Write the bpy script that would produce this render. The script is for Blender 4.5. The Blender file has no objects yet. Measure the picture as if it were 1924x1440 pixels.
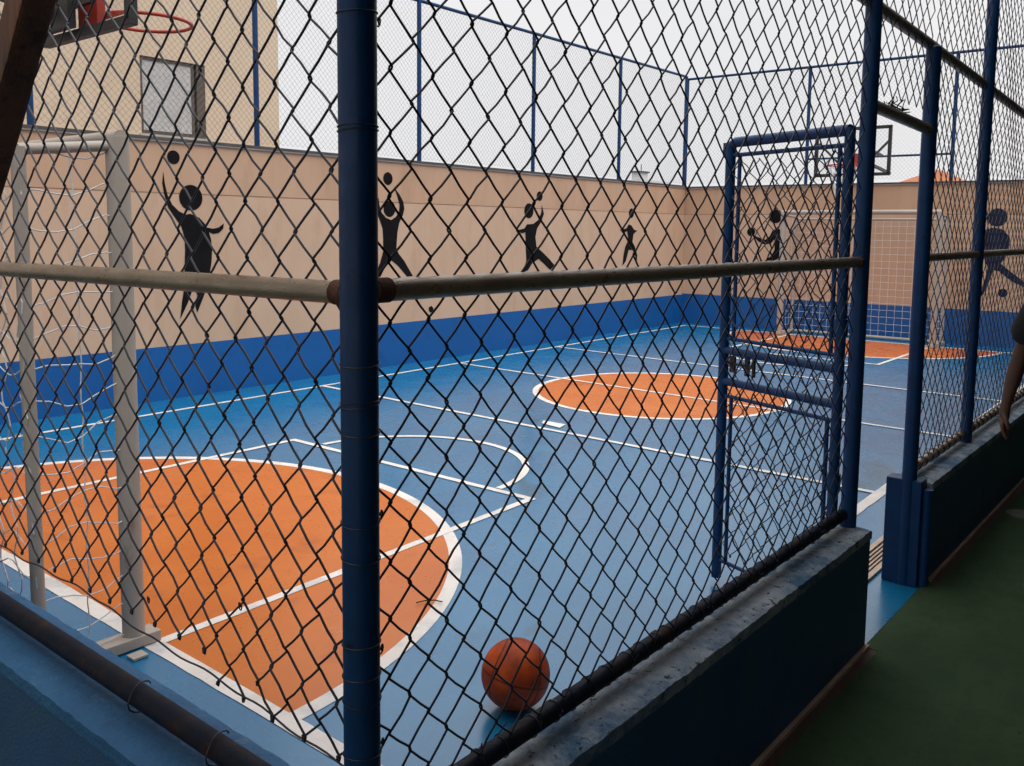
import bpy, bmesh, math, random
import numpy as np
from mathutils import Vector, Matrix
random.seed(7); rng = np.random.default_rng(7)
S = bpy.context.scene; COL = S.collection

# ------------------------------------------------------------------ camera
cd = bpy.data.cameras.new('Camera'); cam = bpy.data.objects.new('Camera', cd); COL.objects.link(cam)
F = Vector((.77140, .62785, -.10255)).normalized()
roll = math.radians(-.656)
R0 = Vector((F.y, -F.x, 0)).normalized(); D0 = F.cross(R0)
Rv = R0*math.cos(roll) + D0*math.sin(roll); Dv = D0*math.cos(roll) - R0*math.sin(roll)
M = Matrix((Rv, -Dv, -F)).transposed().to_4x4(); M.translation = Vector((0, 0, 1.66))
cam.matrix_world = M
cd.sensor_width = 36; cd.lens = 31.323; cd.shift_x = -.00816; cd.shift_y = -.0603; cd.clip_start = .05; cd.clip_end = 2000
S.camera = cam

# ------------------------------------------------------------------ overcast sky + soft sun
SUN_EL, SUN_AZ = math.radians(58), math.radians(-105)      # azimuth measured from +X towards +Y
w = bpy.data.worlds.new('World'); S.world = w; w.use_nodes = True
nt = w.node_tree; nt.nodes.clear()
sky = nt.nodes.new('ShaderNodeTexSky'); sky.sky_type = 'NISHITA'; sky.sun_disc = False
sky.sun_elevation = SUN_EL; sky.sun_rotation = math.pi/2 - SUN_AZ; sky.dust_density = 4; sky.air_density = 1
hs = nt.nodes.new('ShaderNodeHueSaturation'); hs.inputs['Saturation'].default_value = .25
cl = nt.nodes.new('ShaderNodeTexNoise'); cl.inputs['Scale'].default_value = 1.6; cl.inputs['Detail'].default_value = 5
rp = nt.nodes.new('ShaderNodeValToRGB'); rp.color_ramp.elements[0].color = (8.7, 8.8, 9.1, 1); rp.color_ramp.elements[1].color = (10.3, 10.1, 10.1, 1)
rp.color_ramp.elements[0].position = .3; rp.color_ramp.elements[1].position = .7
mx = nt.nodes.new('ShaderNodeMix'); mx.data_type = 'RGBA'; mx.inputs[0].default_value = .85
bg = nt.nodes.new('ShaderNodeBackground'); bg.inputs['Strength'].default_value = .1
wo = nt.nodes.new('ShaderNodeOutputWorld')
nt.links.new(sky.outputs[0], hs.inputs['Color']); nt.links.new(hs.outputs[0], mx.inputs[6])
nt.links.new(cl.outputs[0], rp.inputs[0]); nt.links.new(rp.outputs[0], mx.inputs[7])
tcw = nt.nodes.new('ShaderNodeTexCoord'); sxw = nt.nodes.new('ShaderNodeSeparateXYZ'); nt.links.new(tcw.outputs['Generated'], sxw.inputs[0])
mrw = nt.nodes.new('ShaderNodeMapRange'); mrw.interpolation_type = 'SMOOTHSTEP'; mrw.inputs[1].default_value = .30; mrw.inputs[2].default_value = .85; mrw.inputs[3].default_value = 1.0; mrw.inputs[4].default_value = 2.4
nt.links.new(sxw.outputs[2], mrw.inputs[0])
vmw = nt.nodes.new('ShaderNodeVectorMath'); vmw.operation = 'SCALE'; nt.links.new(mx.outputs[2], vmw.inputs[0]); nt.links.new(mrw.outputs[0], vmw.inputs['Scale'])
nt.links.new(vmw.outputs[0], bg.inputs[0]); nt.links.new(bg.outputs[0], wo.inputs[0])
sl = bpy.data.lights.new('Sun', 'SUN'); sl.energy = .8; sl.angle = math.radians(30); sl.color = (1, .96, .9)
so = bpy.data.objects.new('Sun', sl); COL.objects.link(so)
so.rotation_euler = Vector((math.cos(SUN_EL)*math.cos(SUN_AZ), math.cos(SUN_EL)*math.sin(SUN_AZ), math.sin(SUN_EL))).to_track_quat('Z', 'Y').to_euler()
S.view_settings.view_transform = 'Standard'; S.view_settings.look = 'None'
S.view_settings.exposure = 0; S.view_settings.gamma = 1

# ------------------------------------------------------------------ helpers
def tag(o, label=None, cat=None, group=None, kind=None):
    if label: o['label'] = label
    if cat: o['category'] = cat
    if group: o['group'] = group
    if kind: o['kind'] = kind
    return o
def empty(name, loc, label, cat, group=None):
    o = bpy.data.objects.new(name, None); COL.objects.link(o); o.location = loc; o.empty_display_size = .1
    return tag(o, label, cat, group)
class MB:
    def __init__(s): s.v = []; s.f = []; s.n = 0
    def add(s, v, f):
        s.v.extend([tuple(map(float, p)) for p in v]); s.f.extend([tuple(int(i)+s.n for i in q) for q in f]); s.n = len(s.v); return s
    def box(s, a, b):
        (x0, y0, z0), (x1, y1, z1) = a, b
        v = [(x0,y0,z0),(x1,y0,z0),(x1,y1,z0),(x0,y1,z0),(x0,y0,z1),(x1,y0,z1),(x1,y1,z1),(x0,y1,z1)]
        return s.add(v, [(0,3,2,1),(4,5,6,7),(0,1,5,4),(1,2,6,5),(2,3,7,6),(3,0,4,7)])
    def tube(s, pts, r, n=10, caps=True, rr=None):
        P = [Vector(p) for p in pts]; N = len(P); vs = []; fs = []
        up = None
        for i, p in enumerate(P):
            t = (P[min(i+1, N-1)] - P[max(i-1, 0)]).normalized()
            if up is None:
                up = Vector((0, 0, 1)) if abs(t.z) < .9 else Vector((1, 0, 0))
            a = (up - t*up.dot(t)); a = a.normalized() if a.length > 1e-5 else t.orthogonal().normalized()
            b = t.cross(a); up = a
            q = rr[i] if rr else r
            for k in range(n):
                c = 2*math.pi*k/n; vs.append(p + a*(q*math.cos(c)) + b*(q*math.sin(c)))
        for i in range(N-1):
            for k in range(n):
                k2 = (k+1) % n; fs.append((i*n+k, i*n+k2, (i+1)*n+k2, (i+1)*n+k))
        if caps: fs.append(tuple(range(n))[::-1]); fs.append(tuple((N-1)*n+k for k in range(n)))
        return s.add(vs, fs)
    def bar(s, a, b, wx, wy, up=(0,0,1)):      # rectangular bar from a to b
        a = Vector(a); b = Vector(b); t = (b-a).normalized(); u = Vector(up); u = (u - t*u.dot(t)).normalized(); q = t.cross(u)
        v = []
        for p in (a, b):
            for i, j in ((-1,-1),(1,-1),(1,1),(-1,1)): v.append(p + q*(i*wx/2) + u*(j*wy/2))
        return s.add(v, [(0,3,2,1),(4,5,6,7),(0,1,5,4),(1,2,6,5),(2,3,7,6),(3,0,4,7)])
    def ring(s, c, R, r, n=28, m=6, tilt=(0, 0)):
        pts = []
        for i in range(n+1):
            a = 2*math.pi*i/n; pts.append((c[0]+R*math.cos(a), c[1]+R*math.sin(a), c[2]+tilt[0]*math.cos(a)+tilt[1]*math.sin(a)))
        return s.tube(pts, r, m, False)
    def sphere(s, c, r, nu=24, nv=14, sc=(1,1,1)):
        v = []; f = []
        for j in range(nv+1):
            t = math.pi*j/nv
            for i in range(nu):
                p = 2*math.pi*i/nu; v.append((c[0]+r*sc[0]*math.sin(t)*math.cos(p), c[1]+r*sc[1]*math.sin(t)*math.sin(p), c[2]+r*sc[2]*math.cos(t)))
        for j in range(nv):
            for i in range(nu):
                i2 = (i+1) % nu; f.append((j*nu+i, (j+1)*nu+i, (j+1)*nu+i2, j*nu+i2))
        return s.add(v, f)
    def build(s, name, m, parent=None, smooth=False, bevel=0, off=None):
        me = bpy.data.meshes.new(name)
        v = s.v
        if off is None and parent is not None: off = parent.matrix_basis.translation if parent.parent is None else parent.parent.matrix_basis.translation
        if off is not None: v = [(a-off[0], b-off[1], c-off[2]) for a, b, c in v]
        me.from_pydata(v, [], s.f); me.materials.append(m)
        me.validate()
        if smooth: me.polygons.foreach_set('use_smooth', [True]*len(me.polygons))
        o = bpy.data.objects.new(name, me); COL.objects.link(o)
        if parent is not None: o.parent = parent
        if smooth and hasattr(me, 'set_sharp_from_angle'): me.set_sharp_from_angle(angle=math.radians(50))
        if bevel:
            b = o.modifiers.new('bevel', 'BEVEL'); b.width = bevel; b.segments = 2; b.limit_method = 'ANGLE'
        return o

# ------------------------------------------------------------------ materials
def mat(name, base, base2=None, rough=.6, scale=3, detail=6, bump=0, bscale=60, rv=0, metal=0, spec=.5, spots=None, dirt=None, lo=.35, hi=.65, coat=0, stretch=(1,1,1)):
    m = bpy.data.materials.new(name); m.use_nodes = True; t = m.node_tree; b = t.nodes['Principled BSDF']
    L = t.links.new
    tc = t.nodes.new('ShaderNodeTexCoord'); geo = t.nodes.new('ShaderNodeNewGeometry')
    mp = t.nodes.new('ShaderNodeMapping'); mp.inputs['Scale'].default_value = stretch; L(geo.outputs['Position'], mp.inputs[0])
    def noise(sc, det=detail, r=.6):
        n = t.nodes.new('ShaderNodeTexNoise'); n.inputs['Scale'].default_value = sc; n.inputs['Detail'].default_value = det; n.inputs['Roughness'].default_value = r
        L(mp.outputs[0], n.inputs['Vector']); return n
    def ramp(src, a, c, lo, hi):
        r = t.nodes.new('ShaderNodeValToRGB'); r.color_ramp.elements[0].position = lo; r.color_ramp.elements[1].position = hi
        r.color_ramp.elements[0].color = (*a, 1); r.color_ramp.elements[1].color = (*c, 1); L(src, r.inputs[0]); return r
    def mix(f, a, c, mode='MIX'):
        x = t.nodes.new('ShaderNodeMix'); x.data_type = 'RGBA'; x.blend_type = mode
        if isinstance(f, (int, float)): x.inputs[0].default_value = f
        else: L(f, x.inputs[0])
        L(a, x.inputs[6])
        if isinstance(c, tuple): x.inputs[7].default_value = (*c, 1)
        else: L(c, x.inputs[7])
        return x.outputs[2]
    base2 = base2 or tuple(c*.8 for c in base)
    col = ramp(noise(scale).outputs[0], base, base2, lo, hi).outputs[0]
    if spots:                                     # (colour, scale, lo, hi)
        for c, sc, l, h in spots:
            f = ramp(noise(sc, 8, .7).outputs[0], (0,0,0), (1,1,1), l, h)
            col = mix(f.outputs[0], col, c)
    if dirt:                                      # dirt(t, L, geo, col, mix, ramp, noise) -> col
        col = dirt(t, L, geo, col, mix, ramp, noise)
    L(col, b.inputs['Base Color'])
    b.inputs['Metallic'].default_value = metal; b.inputs['Specular IOR Level'].default_value = spec
    b.inputs['Roughness'].default_value = rough
    if coat: b.inputs['Coat Weight'].default_value = coat; b.inputs['Coat Roughness'].default_value = .2
    if rv:
        n = noise(scale*2.3); mr = t.nodes.new('ShaderNodeMapRange'); mr.inputs[1].default_value = .3; mr.inputs[2].default_value = .7
        mr.inputs[3].default_value = max(.02, rough-rv); mr.inputs[4].default_value = min(1, rough+rv); L(n.outputs[0], mr.inputs[0]); L(mr.outputs[0], b.inputs['Roughness'])
    if bump:
        n = noise(bscale, 5); bp = t.nodes.new('ShaderNodeBump'); bp.inputs['Strength'].default_value = bump; bp.inputs['Distance'].default_value = .01
        L(n.outputs[0], bp.inputs['Height']); L(bp.outputs[0], b.inputs['Normal'])
    return m

def patches(items, color, wob=.12, amt=.8):
    """worn or damp patches of their own shape at fixed places on the ground: items = (x, y, rx, ry, angle)"""
    def fn(t, L, geo, col, mix, ramp, noise):
        for (x, y, rx, ry, a) in items:
            n = t.nodes.new('ShaderNodeTexNoise'); n.inputs['Scale'].default_value = 6; L(geo.outputs['Position'], n.inputs['Vector'])
            vm = t.nodes.new('ShaderNodeVectorMath'); vm.operation = 'SCALE'; L(n.outputs['Color'], vm.inputs[0]); vm.inputs['Scale'].default_value = wob*2
            ad = t.nodes.new('ShaderNodeVectorMath'); ad.operation = 'ADD'; L(geo.outputs['Position'], ad.inputs[0]); L(vm.outputs[0], ad.inputs[1])
            mp = t.nodes.new('ShaderNodeMapping'); mp.vector_type = 'TEXTURE'
            mp.inputs['Location'].default_value = (x+wob, y+wob, 0); mp.inputs['Rotation'].default_value = (0, 0, a); mp.inputs['Scale'].default_value = (rx, ry, 10)
            L(ad.outputs[0], mp.inputs[0])
            ln = t.nodes.new('ShaderNodeVectorMath'); ln.operation = 'LENGTH'; L(mp.outputs[0], ln.inputs[0])
            r = ramp(ln.outputs['Value'], (amt,)*3, (0,0,0), .55, 1)
            col = mix(r.outputs[0], col, color)
        return col
    return fn

BLUEDARK = (.001, .10, .19)
M = {}
M['court'] = mat('court_blue_paint', (.002,.14,.31), (.004,.17,.35), rough=.27, scale=1.3, rv=.08, bump=.035, bscale=220,
    spots=[((.002,.105,.245), 2.2, .56, .75), ((.02,.19,.36), 5, .60, .8), ((.03,.09,.16), 11, .70, .76), ((.006,.05,.13), 30, .71, .76)], spec=.6, coat=.55,
    dirt=patches([(6.25,1.86,.42,.13,.35),(5.9,1.9,.16,.1,0),(5.03,4.0,.16,.05,.6),(6.35,5.0,.12,.03,.9),(6.0,4.7,.3,.05,.2),(4.4,3.5,.25,.1,.9),(2.8,2.2,.08,.05,.4),(1.35,2.0,.1,.07,.4),(1.5,2.8,.1,.03,.2)], BLUEDARK))
M['orange'] = mat('court_orange_paint', (.52,.125,.013), (.58,.155,.02), rough=.30, scale=1.6, rv=.08, bump=.035, bscale=220,
    spots=[((.38,.085,.014), 2.6, .56, .74), ((.55,.19,.07), 4, .60, .8), ((.18,.04,.012), 26, .73, .77)])
M['line'] = mat('court_white_paint', (.72,.66,.60), (.80,.76,.72), rough=.45, scale=5, rv=.08, bump=.1, bscale=200,
    spots=[((.45,.46,.48), 3, .5, .7), ((.25,.30,.38), 22, .64, .70)])
M['beige'] = mat('wall_beige_paint', (.54,.36,.24), (.59,.40,.275), rough=.85, scale=1.1, bump=.25, bscale=90,
    spots=[((.48,.30,.19), 2.5, .52, .8), ((.40,.27,.19), 9, .66, .8), ((.25,.18,.14), 24, .70, .76)], stretch=(1.6,1.6,.5))
M['beigeup'] = mat('wall_upper_beige_paint', (.50,.315,.20), (.55,.35,.23), rough=.85, scale=1.4, bump=.25, bscale=90, spots=[((.42,.25,.15), 2.0, .5, .8), ((.36,.25,.17), 9, .64, .8)], stretch=(1.6,1.6,.4))
M['wallblue'] = mat('wall_blue_paint', (.002,.085,.29), (.003,.10,.33), rough=.5, scale=1.5, bump=.2, bscale=90,
    spots=[((.002,.055,.20), 3, .55, .75), ((.03,.16,.36), 14, .68, .76), ((.01,.05,.12), 6, .66, .74)])
M['coping'] = mat('wall_coping', (.05,.045,.045), (.10,.09,.08), rough=.8, scale=6)
M['copinglip'] = mat('wall_coping_lip', (.5,.46,.42), (.4,.36,.32), rough=.8, scale=6)
M['joint'] = mat('wall_joint', (.36,.23,.15), (.28,.18,.12), rough=.9, scale=6)
M['black'] = mat('mural_black_paint', (.006,.006,.007), (.010,.009,.010), rough=.85, spec=.1, scale=4, spots=[((.05,.04,.035), 22, .70, .78)])
M['muralblue'] = mat('mural_blue_black_paint', (.012,.018,.045), (.02,.028,.06), rough=.85, spec=.1, scale=6)
M['bldg'] = mat('building_render', (.60,.47,.34), (.68,.54,.40), rough=.9, scale=.7, bump=.2, bscale=50, spots=[((.5,.40,.30), 3, .58, .8)], stretch=(1,1,.5))
M['pipe'] = mat('blue_pipe_paint', (.0015,.028,.10), (.002,.040,.13), rough=.42, spec=.3, scale=9, rv=.1, bump=.1, bscale=150, spots=[((.002,.008,.026), 14, .62, .72), ((.07,.03,.015), 30, .70, .75)])
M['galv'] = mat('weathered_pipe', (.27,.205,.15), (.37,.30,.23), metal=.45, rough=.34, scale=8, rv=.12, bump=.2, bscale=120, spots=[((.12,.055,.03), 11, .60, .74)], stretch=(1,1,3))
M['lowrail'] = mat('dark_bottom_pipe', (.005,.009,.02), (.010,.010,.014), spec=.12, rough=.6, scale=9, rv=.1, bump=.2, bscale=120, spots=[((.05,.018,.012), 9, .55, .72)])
M['rust'] = mat('rust', (.13,.05,.025), (.06,.025,.015), rough=.9, scale=30, bump=.5, bscale=100)
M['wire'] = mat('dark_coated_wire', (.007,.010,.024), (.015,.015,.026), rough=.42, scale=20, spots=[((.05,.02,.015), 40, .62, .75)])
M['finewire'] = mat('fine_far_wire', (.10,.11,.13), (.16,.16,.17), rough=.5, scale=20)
M['conc'] = mat('rough_concrete', (.34,.38,.42), (.18,.23,.29), rough=.9, scale=14, bump=1, bscale=70,
    spots=[((.05,.12,.21), 4, .47, .60), ((.015,.02,.03), 34, .58, .63), ((.48,.48,.46), 20, .66, .74)])
M['concblue'] = mat('blue_worn_concrete', (.010,.085,.20), (.018,.115,.25), rough=.7, scale=6, bump=.8, bscale=60,
    spots=[((.09,.16,.22), 9, .58, .72), ((.015,.05,.13), 13, .60, .70)])
M['parface'] = mat('parapet_face_paint', (.009,.055,.14), (.013,.075,.18), rough=.6, scale=3, bump=.5, bscale=110, spots=[((.02,.07,.11), 6, .55, .7), ((.10,.10,.10), 22, .70, .76)])
M['turf'] = mat('green_carpet', (.026,.066,.022), (.040,.085,.030), rough=.95, scale=2, bump=.7, bscale=260, spots=[((.018,.05,.016), 9, .45, .75), ((.05,.085,.035), 60, .60, .7), ((.010,.022,.008), 45, .60, .7)])
M['strip'] = mat('brown_shadow', (.07,.04,.028), (.05,.03,.02), rough=.8, scale=6, bump=.3)  # dark brown colour standing in for shadow at the low wall foot
M['edge'] = mat('pale_edge_trim', (.42,.29,.22), (.32,.21,.15), rough=.7, scale=9)
M['ball'] = None
M['goal'] = mat('goal_white_paint', (.44,.39,.335), (.40,.345,.295), rough=.45, scale=5, rv=.1, bump=.15, bscale=90, spots=[((.30,.20,.14), 9, .62, .74)], stretch=(1,1,.35))
M['net'] = mat('net_string', (.70,.70,.70), (.55,.55,.56), rough=.8, scale=20)
M['steel'] = mat('black_steel', (.012,.012,.013), (.02,.018,.018), rough=.5, scale=9)
M['rim'] = mat('red_rim', (.42,.035,.016), (.33,.02,.01), rough=.45, scale=9)
M['timber'] = mat('dark_timber', (.16,.062,.032), (.075,.032,.02), rough=.75, scale=7, bump=.8, bscale=35, spots=[((.012,.009,.008), 9, .52, .66), ((.12,.08,.045), 30, .68, .74)], stretch=(2.4,2.4,.35))
M['soffit'] = mat('walkway_soffit', (.16,.15,.14), (.13,.12,.11), rough=.9, scale=2)
M['backwall'] = mat('walkway_wall', (.16,.14,.12), (.13,.11,.10), rough=.9, scale=2)
M['ground'] = mat('ground_concrete', (.22,.21,.2), (.18,.17,.16), rough=.9, scale=.5)
M['grate'] = mat('drain_metal', (.62,.46,.34), (.50,.36,.26), rough=.4, scale=12, rv=.1)
M['hole'] = mat('drain_dark', (.10,.055,.03), (.06,.035,.02), rough=.9)
M['frame'] = mat('window_frame', (.10,.075,.055), (.07,.05,.04), rough=.5)
M['glass'] = mat('textured_glass', (.46,.45,.44), (.54,.53,.52), rough=.4, scale=3, bump=.6, bscale=28, spots=[((.37,.36,.345), 26, .46, .62)])
M['skin'] = mat('skin', (.075,.032,.018), (.10,.043,.025), rough=.55, scale=8, bump=.1, bscale=200)
M['shirt'] = mat('black_shirt', (.012,.013,.014), (.018,.018,.02), rough=.9, scale=6, bump=.4, bscale=25)
M['short'] = mat('dark_trousers', (.02,.022,.03), (.014,.015,.02), rough=.9, scale=6, bump=.4, bscale=25)
M['hair'] = mat('dark_hair', (.01,.008,.007), (.018,.013,.01), rough=.7, scale=60, bump=.6, bscale=120)
M['shoe'] = mat('red_shoe', (.16,.025,.02), (.1,.02,.015), rough=.6)
M['cover'] = mat('drain_cover_metal', (.13,.14,.11), (.09,.10,.08), rough=.7, scale=12)
M['sole'] = mat('shoe_sole', (.05,.045,.04), rough=.7)
M['eye'] = mat('eye_white', (.6,.58,.55), rough=.3)
M['roof'] = mat('roof_tile', (.45,.16,.07), (.35,.12,.05), rough=.9, scale=3)
M['white'] = mat('far_white_render', (.6,.6,.6), (.5,.5,.5), rough=.9)
M['leaf'] = mat('dry_twig', (.03,.015,.01), rough=.9)
M['lime'] = mat('lime_plastic', (.35,.5,.05), rough=.4)
# acrylic: mostly clear sheet with a weak reflection
m = bpy.data.materials.new('clear_acrylic'); m.use_nodes = True; t = m.node_tree; t.nodes.clear()
tr = t.nodes.new('ShaderNodeBsdfTransparent'); tr.inputs[0].default_value = (.93,.94,.95,1); gl = t.nodes.new('ShaderNodeBsdfGlossy'); gl.inputs['Roughness'].default_value = .1
fr = t.nodes.new('ShaderNodeFresnel'); fr.inputs[0].default_value = 1.45; ms = t.nodes.new('ShaderNodeMixShader'); ou = t.nodes.new('ShaderNodeOutputMaterial')
ms.inputs[0].default_value = .05; t.links.new(tr.outputs[0], ms.inputs[1]); t.links.new(gl.outputs[0], ms.inputs[2]); t.links.new(ms.outputs[0], ou.inputs[0]); M['acrylic'] = m
# basketball: pebbled orange rubber with black seams
m = bpy.data.materials.new('basketball_rubber'); m.use_nodes = True; t = m.node_tree; b = t.nodes['Principled BSDF']; L = t.links.new
tc = t.nodes.new('ShaderNodeTexCoord'); sx = t.nodes.new('ShaderNodeSeparateXYZ'); L(tc.outputs['Object'], sx.inputs[0])
def mth(op, a, c=None):
    n = t.nodes.new('ShaderNodeMath'); n.operation = op
    for i, q in enumerate((a, c)):
        if q is None: continue
        if isinstance(q, (int, float)): n.inputs[i].default_value = q
        else: L(q, n.inputs[i])
    return n.outputs[0]
X, Y, Z = sx.outputs; Rb = .12
s1 = mth('ABSOLUTE', X); s2 = mth('ABSOLUTE', Z)
# side seams: two closed curves, |y| = .62R + .35 * x*x/R ... on the sphere
yy = mth('SUBTRACT', mth('ABSOLUTE', Y), mth('ADD', .058, mth('MULTIPLY', mth('MULTIPLY', X, X), 3.1))); s3 = mth('MULTIPLY', mth('ABSOLUTE', yy), .8)
dm = mth('MINIMUM', mth('MINIMUM', s1, s2), s3)
rp2 = t.nodes.new('ShaderNodeValToRGB'); rp2.color_ramp.elements[0].position = .0028; rp2.color_ramp.elements[1].position = .0040; L(dm, rp2.inputs[0])
no = t.nodes.new('ShaderNodeTexNoise'); no.inputs['Scale'].default_value = 14; no.inputs['Detail'].default_value = 6; L(tc.outputs['Object'], no.inputs['Vector'])
cr = t.nodes.new('ShaderNodeValToRGB'); cr.color_ramp.elements[0].position = .32; cr.color_ramp.elements[1].position = .62
cr.color_ramp.elements[0].color = (.22,.025,.004,1); cr.color_ramp.elements[1].color = (.52,.075,.008,1); L(no.outputs[0], cr.inputs[0])
mx2 = t.nodes.new('ShaderNodeMix'); mx2.data_type = 'RGBA'; L(rp2.outputs[0], mx2.inputs[0]); mx2.inputs[6].default_value = (.02,.008,.006,1); L(cr.outputs[0], mx2.inputs[7]); L(mx2.outputs[2], b.inputs['Base Color'])
vo = t.nodes.new('ShaderNodeTexVoronoi'); vo.inputs['Scale'].default_value = 420; L(tc.outputs['Object'], vo.inputs['Vector'])
bp = t.nodes.new('ShaderNodeBump'); bp.inputs['Strength'].default_value = .35; bp.inputs['Distance'].default_value = .001; bp.invert = True; L(vo.outputs['Distance'], bp.inputs['Height']); L(bp.outputs[0], b.inputs['Normal'])
b.inputs['Roughness'].default_value = .55; b.inputs['Specular IOR Level'].default_value = .25; M['ball'] = m

# ================================================================== SETTING
gz = MB(); gz.add([(-300,-300,-.12),(400,-300,-.12),(400,400,-.12),(-300,400,-.12)], [(0,1,2,3)])
tag(gz.build('ground', M['ground']), kind='structure')
c = MB(); c.box((1.0,1.088,-.1),(14.8,8.1,0)); tag(c.build('court_floor', M['court']), kind='structure')
g = MB(); g.box((-3,-3,-.1),(14.8,1.03,.004)); g.box((3.55,1.03,-.1),(4.42,1.084,.004)); g.box((-6,1.03,-.1),(.84,9,.004))
tag(g.build('walkway_floor', M['turf']), kind='structure')
g = MB(); g.box((.84,1.03,-.1),(3.549,1.079,.002)); g.box((4.421,1.03,-.1),(14.8,1.079,.002)); g.box((.84,1.08,-.1),(.899,7,.002))
tag(g.build('wall_foot_shadow', M['strip']), kind='structure')  # flat strips that paint the shadow along the foot of the low walls
g = MB(); g.box((.86,1.063,.001),(3.55,1.079,.018)); tag(g.build('floor_edge_trim', M['edge']), kind='structure')
g = MB(); g.box((4.45,1.063,.001),(14.5,1.079,.018)); tag(g.build('floor_edge_trim', M['edge']), kind='structure')

zc = [.0012]
def paint(name, m, polys):
    b = MB()
    for p in polys: b.add([(x, y, zc[0]) for x, y in p], [tuple(range(len(p)))])
    zc[0] += .00025
    return tag(b.build(name, m), kind='structure')
def seg(a, b, wd, wob=.0035):
    a = np.array(a); b = np.array(b); L = np.linalg.norm(b-a); t = (b-a)/L; n = np.array([-t[1], t[0]]); k = max(2, int(L/.09))
    l = []; r = []
    for i in range(k+1):
        p = a + t*L*i/k
        l.append(tuple(p+n*(wd/2+rng.normal()*wob*.35))); r.append(tuple(p-n*(wd/2+rng.normal()*wob*.35)))
    return [[l[i], r[i], r[i+1], l[i+1]] for i in range(k)]
def arc(cx, cy, R, wd, a0, a1, n=96):
    out = []
    for i in range(n):
        p = math.radians(a0+(a1-a0)*i/n); q = math.radians(a0+(a1-a0)*(i+1)/n)
        out.append([(cx+(R-wd/2)*math.cos(p), cy+(R-wd/2)*math.sin(p)), (cx+(R+wd/2)*math.cos(p), cy+(R+wd/2)*math.sin(p)), (cx+(R+wd/2)*math.cos(q), cy+(R+wd/2)*math.sin(q)), (cx+(R-wd/2)*math.cos(q), cy+(R-wd/2)*math.sin(q))])
    return out
def disc(cx, cy, R, a0, a1, n=96):
    return [[(cx, cy)] + [(cx+R*math.cos(math.radians(a0+(a1-a0)*i/n)), cy+R*math.sin(math.radians(a0+(a1-a0)*i/n))) for i in range(n+1)]]
XE, XF, YG = 1.722, 14.05, 4.49
paint('goal_area_paint', M['orange'], disc(XE, YG, 2.07, -90, 90))
paint('goal_area_paint', M['orange'], disc(XF, YG+.12, 2.0, 90, 270))
circ = disc(7.93, 4.60, 1.26, 0, 360)[0][1:-1]
paint('centre_circle_paint', M['orange'], [circ])
paint('goal_area_line', M['line'], arc(XE, YG, 2.09, .065, -90, 90))
paint('goal_area_line', M['line'], arc(XF, YG+.12, 2.0, .065, 90, 270))
paint('centre_circle_line', M['line'], arc(7.93, 4.60, 1.275, .06, 0, 360))
paint('end_line', M['line'], seg((XE, 1.68), (XE, 7.34), .075))
paint('end_line', M['line'], seg((XF, 1.85), (XF, 7.64), .06))
paint('side_line', M['line'], seg((XE, 7.33), (XF, 7.645), .05))
paint('side_line', M['line'], seg((XE, 1.66), (XF, 1.85), .07))
paint('key_line', M['line'], seg((XE, 3.26), (4.235, 3.33), .05))
paint('key_line', M['line'], seg((XE, 5.665), (4.20, 5.68), .05))
paint('key_line', M['line'], seg((4.215, 3.31), (4.19, 5.70), .05))
paint('free_throw_line', M['line'], arc(4.22, 4.51, .885, .05, -88, 88, 60))
paint('key_line', M['line'], seg((XF, 3.55), (11.55, 3.55), .05))
paint('key_line', M['line'], seg((XF, 5.70), (11.55, 5.70), .05))
paint('key_line', M['line'], seg((11.57, 3.53), (11.57, 5.72), .05))
paint('free_throw_line', M['line'], arc(11.55, 4.62, .88, .05, 92, 268, 60))
paint('attack_line', M['line'], seg((5.85, 7.42), (5.78, 1.75), .05))
paint('middle_line', M['line'], seg((8.0, 7.47), (7.84, 1.78), .045))
paint('attack_line', M['line'], seg((10.08, 7.53), (9.87, 1.80), .045))
paint('tick_mark', M['line'], [[(5.92,4.38),(6.06,4.42),(6.06,4.66),(5.96,4.60)]])

# ------------------------------------------------------------------ walls
def wall_thing(name, label, A, B, zt, zb, nrm, murals, coping=True):
    """rendered wall from A to B (inner face), thickness away from the court along nrm"""
    A = np.array(A); B = np.array(B); n = np.array(nrm)*.15
    t = empty(name, (A[0], A[1], 0), label, 'wall')
    def slab(z0, z1, off0, off1, nm, m, bev=0):
        b = MB(); o0 = np.array(nrm)*off0; o1 = np.array(nrm)*off1
        q = [A+o0, B+o0, B+o1, A+o1]
        v = [(p[0], p[1], z) for z in (z0, z1) for p in q]
        b.add(v, [(0,1,2,3),(7,6,5,4),(0,4,5,1),(1,5,6,2),(2,6,7,3),(3,7,4,0)])
        return b.build(nm, m, t)
    slab(-.1, zb, -.004, .16, 'painted_base', M['wallblue'])
    slab(zb, 1.955, 0, .16, 'wall_panel', M['beige'])
    slab(1.955, 1.967, .003, .15, 'joint', M['joint'])
    slab(1.967, zt-.035, 0, .16, 'wall_panel', M['beigeup'])
    slab(zt-.035, zt-.018, -.02, .18, 'coping_lip', M['copinglip'])
    slab(zt-.018, zt+.006, -.03, .19, 'coping', M['coping'])
    return t
wb = wall_thing('back_wall', 'long beige court wall with blue base and four painted ball players', (-1.0,7.90), (14.42,7.945), 2.468, .515, (0,1), None)
we = wall_thing('end_wall', 'beige court wall with blue base behind the far white goal', (14.42,8.1), (14.85,-3.0), 2.45, .535, (1,0), None)
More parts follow.
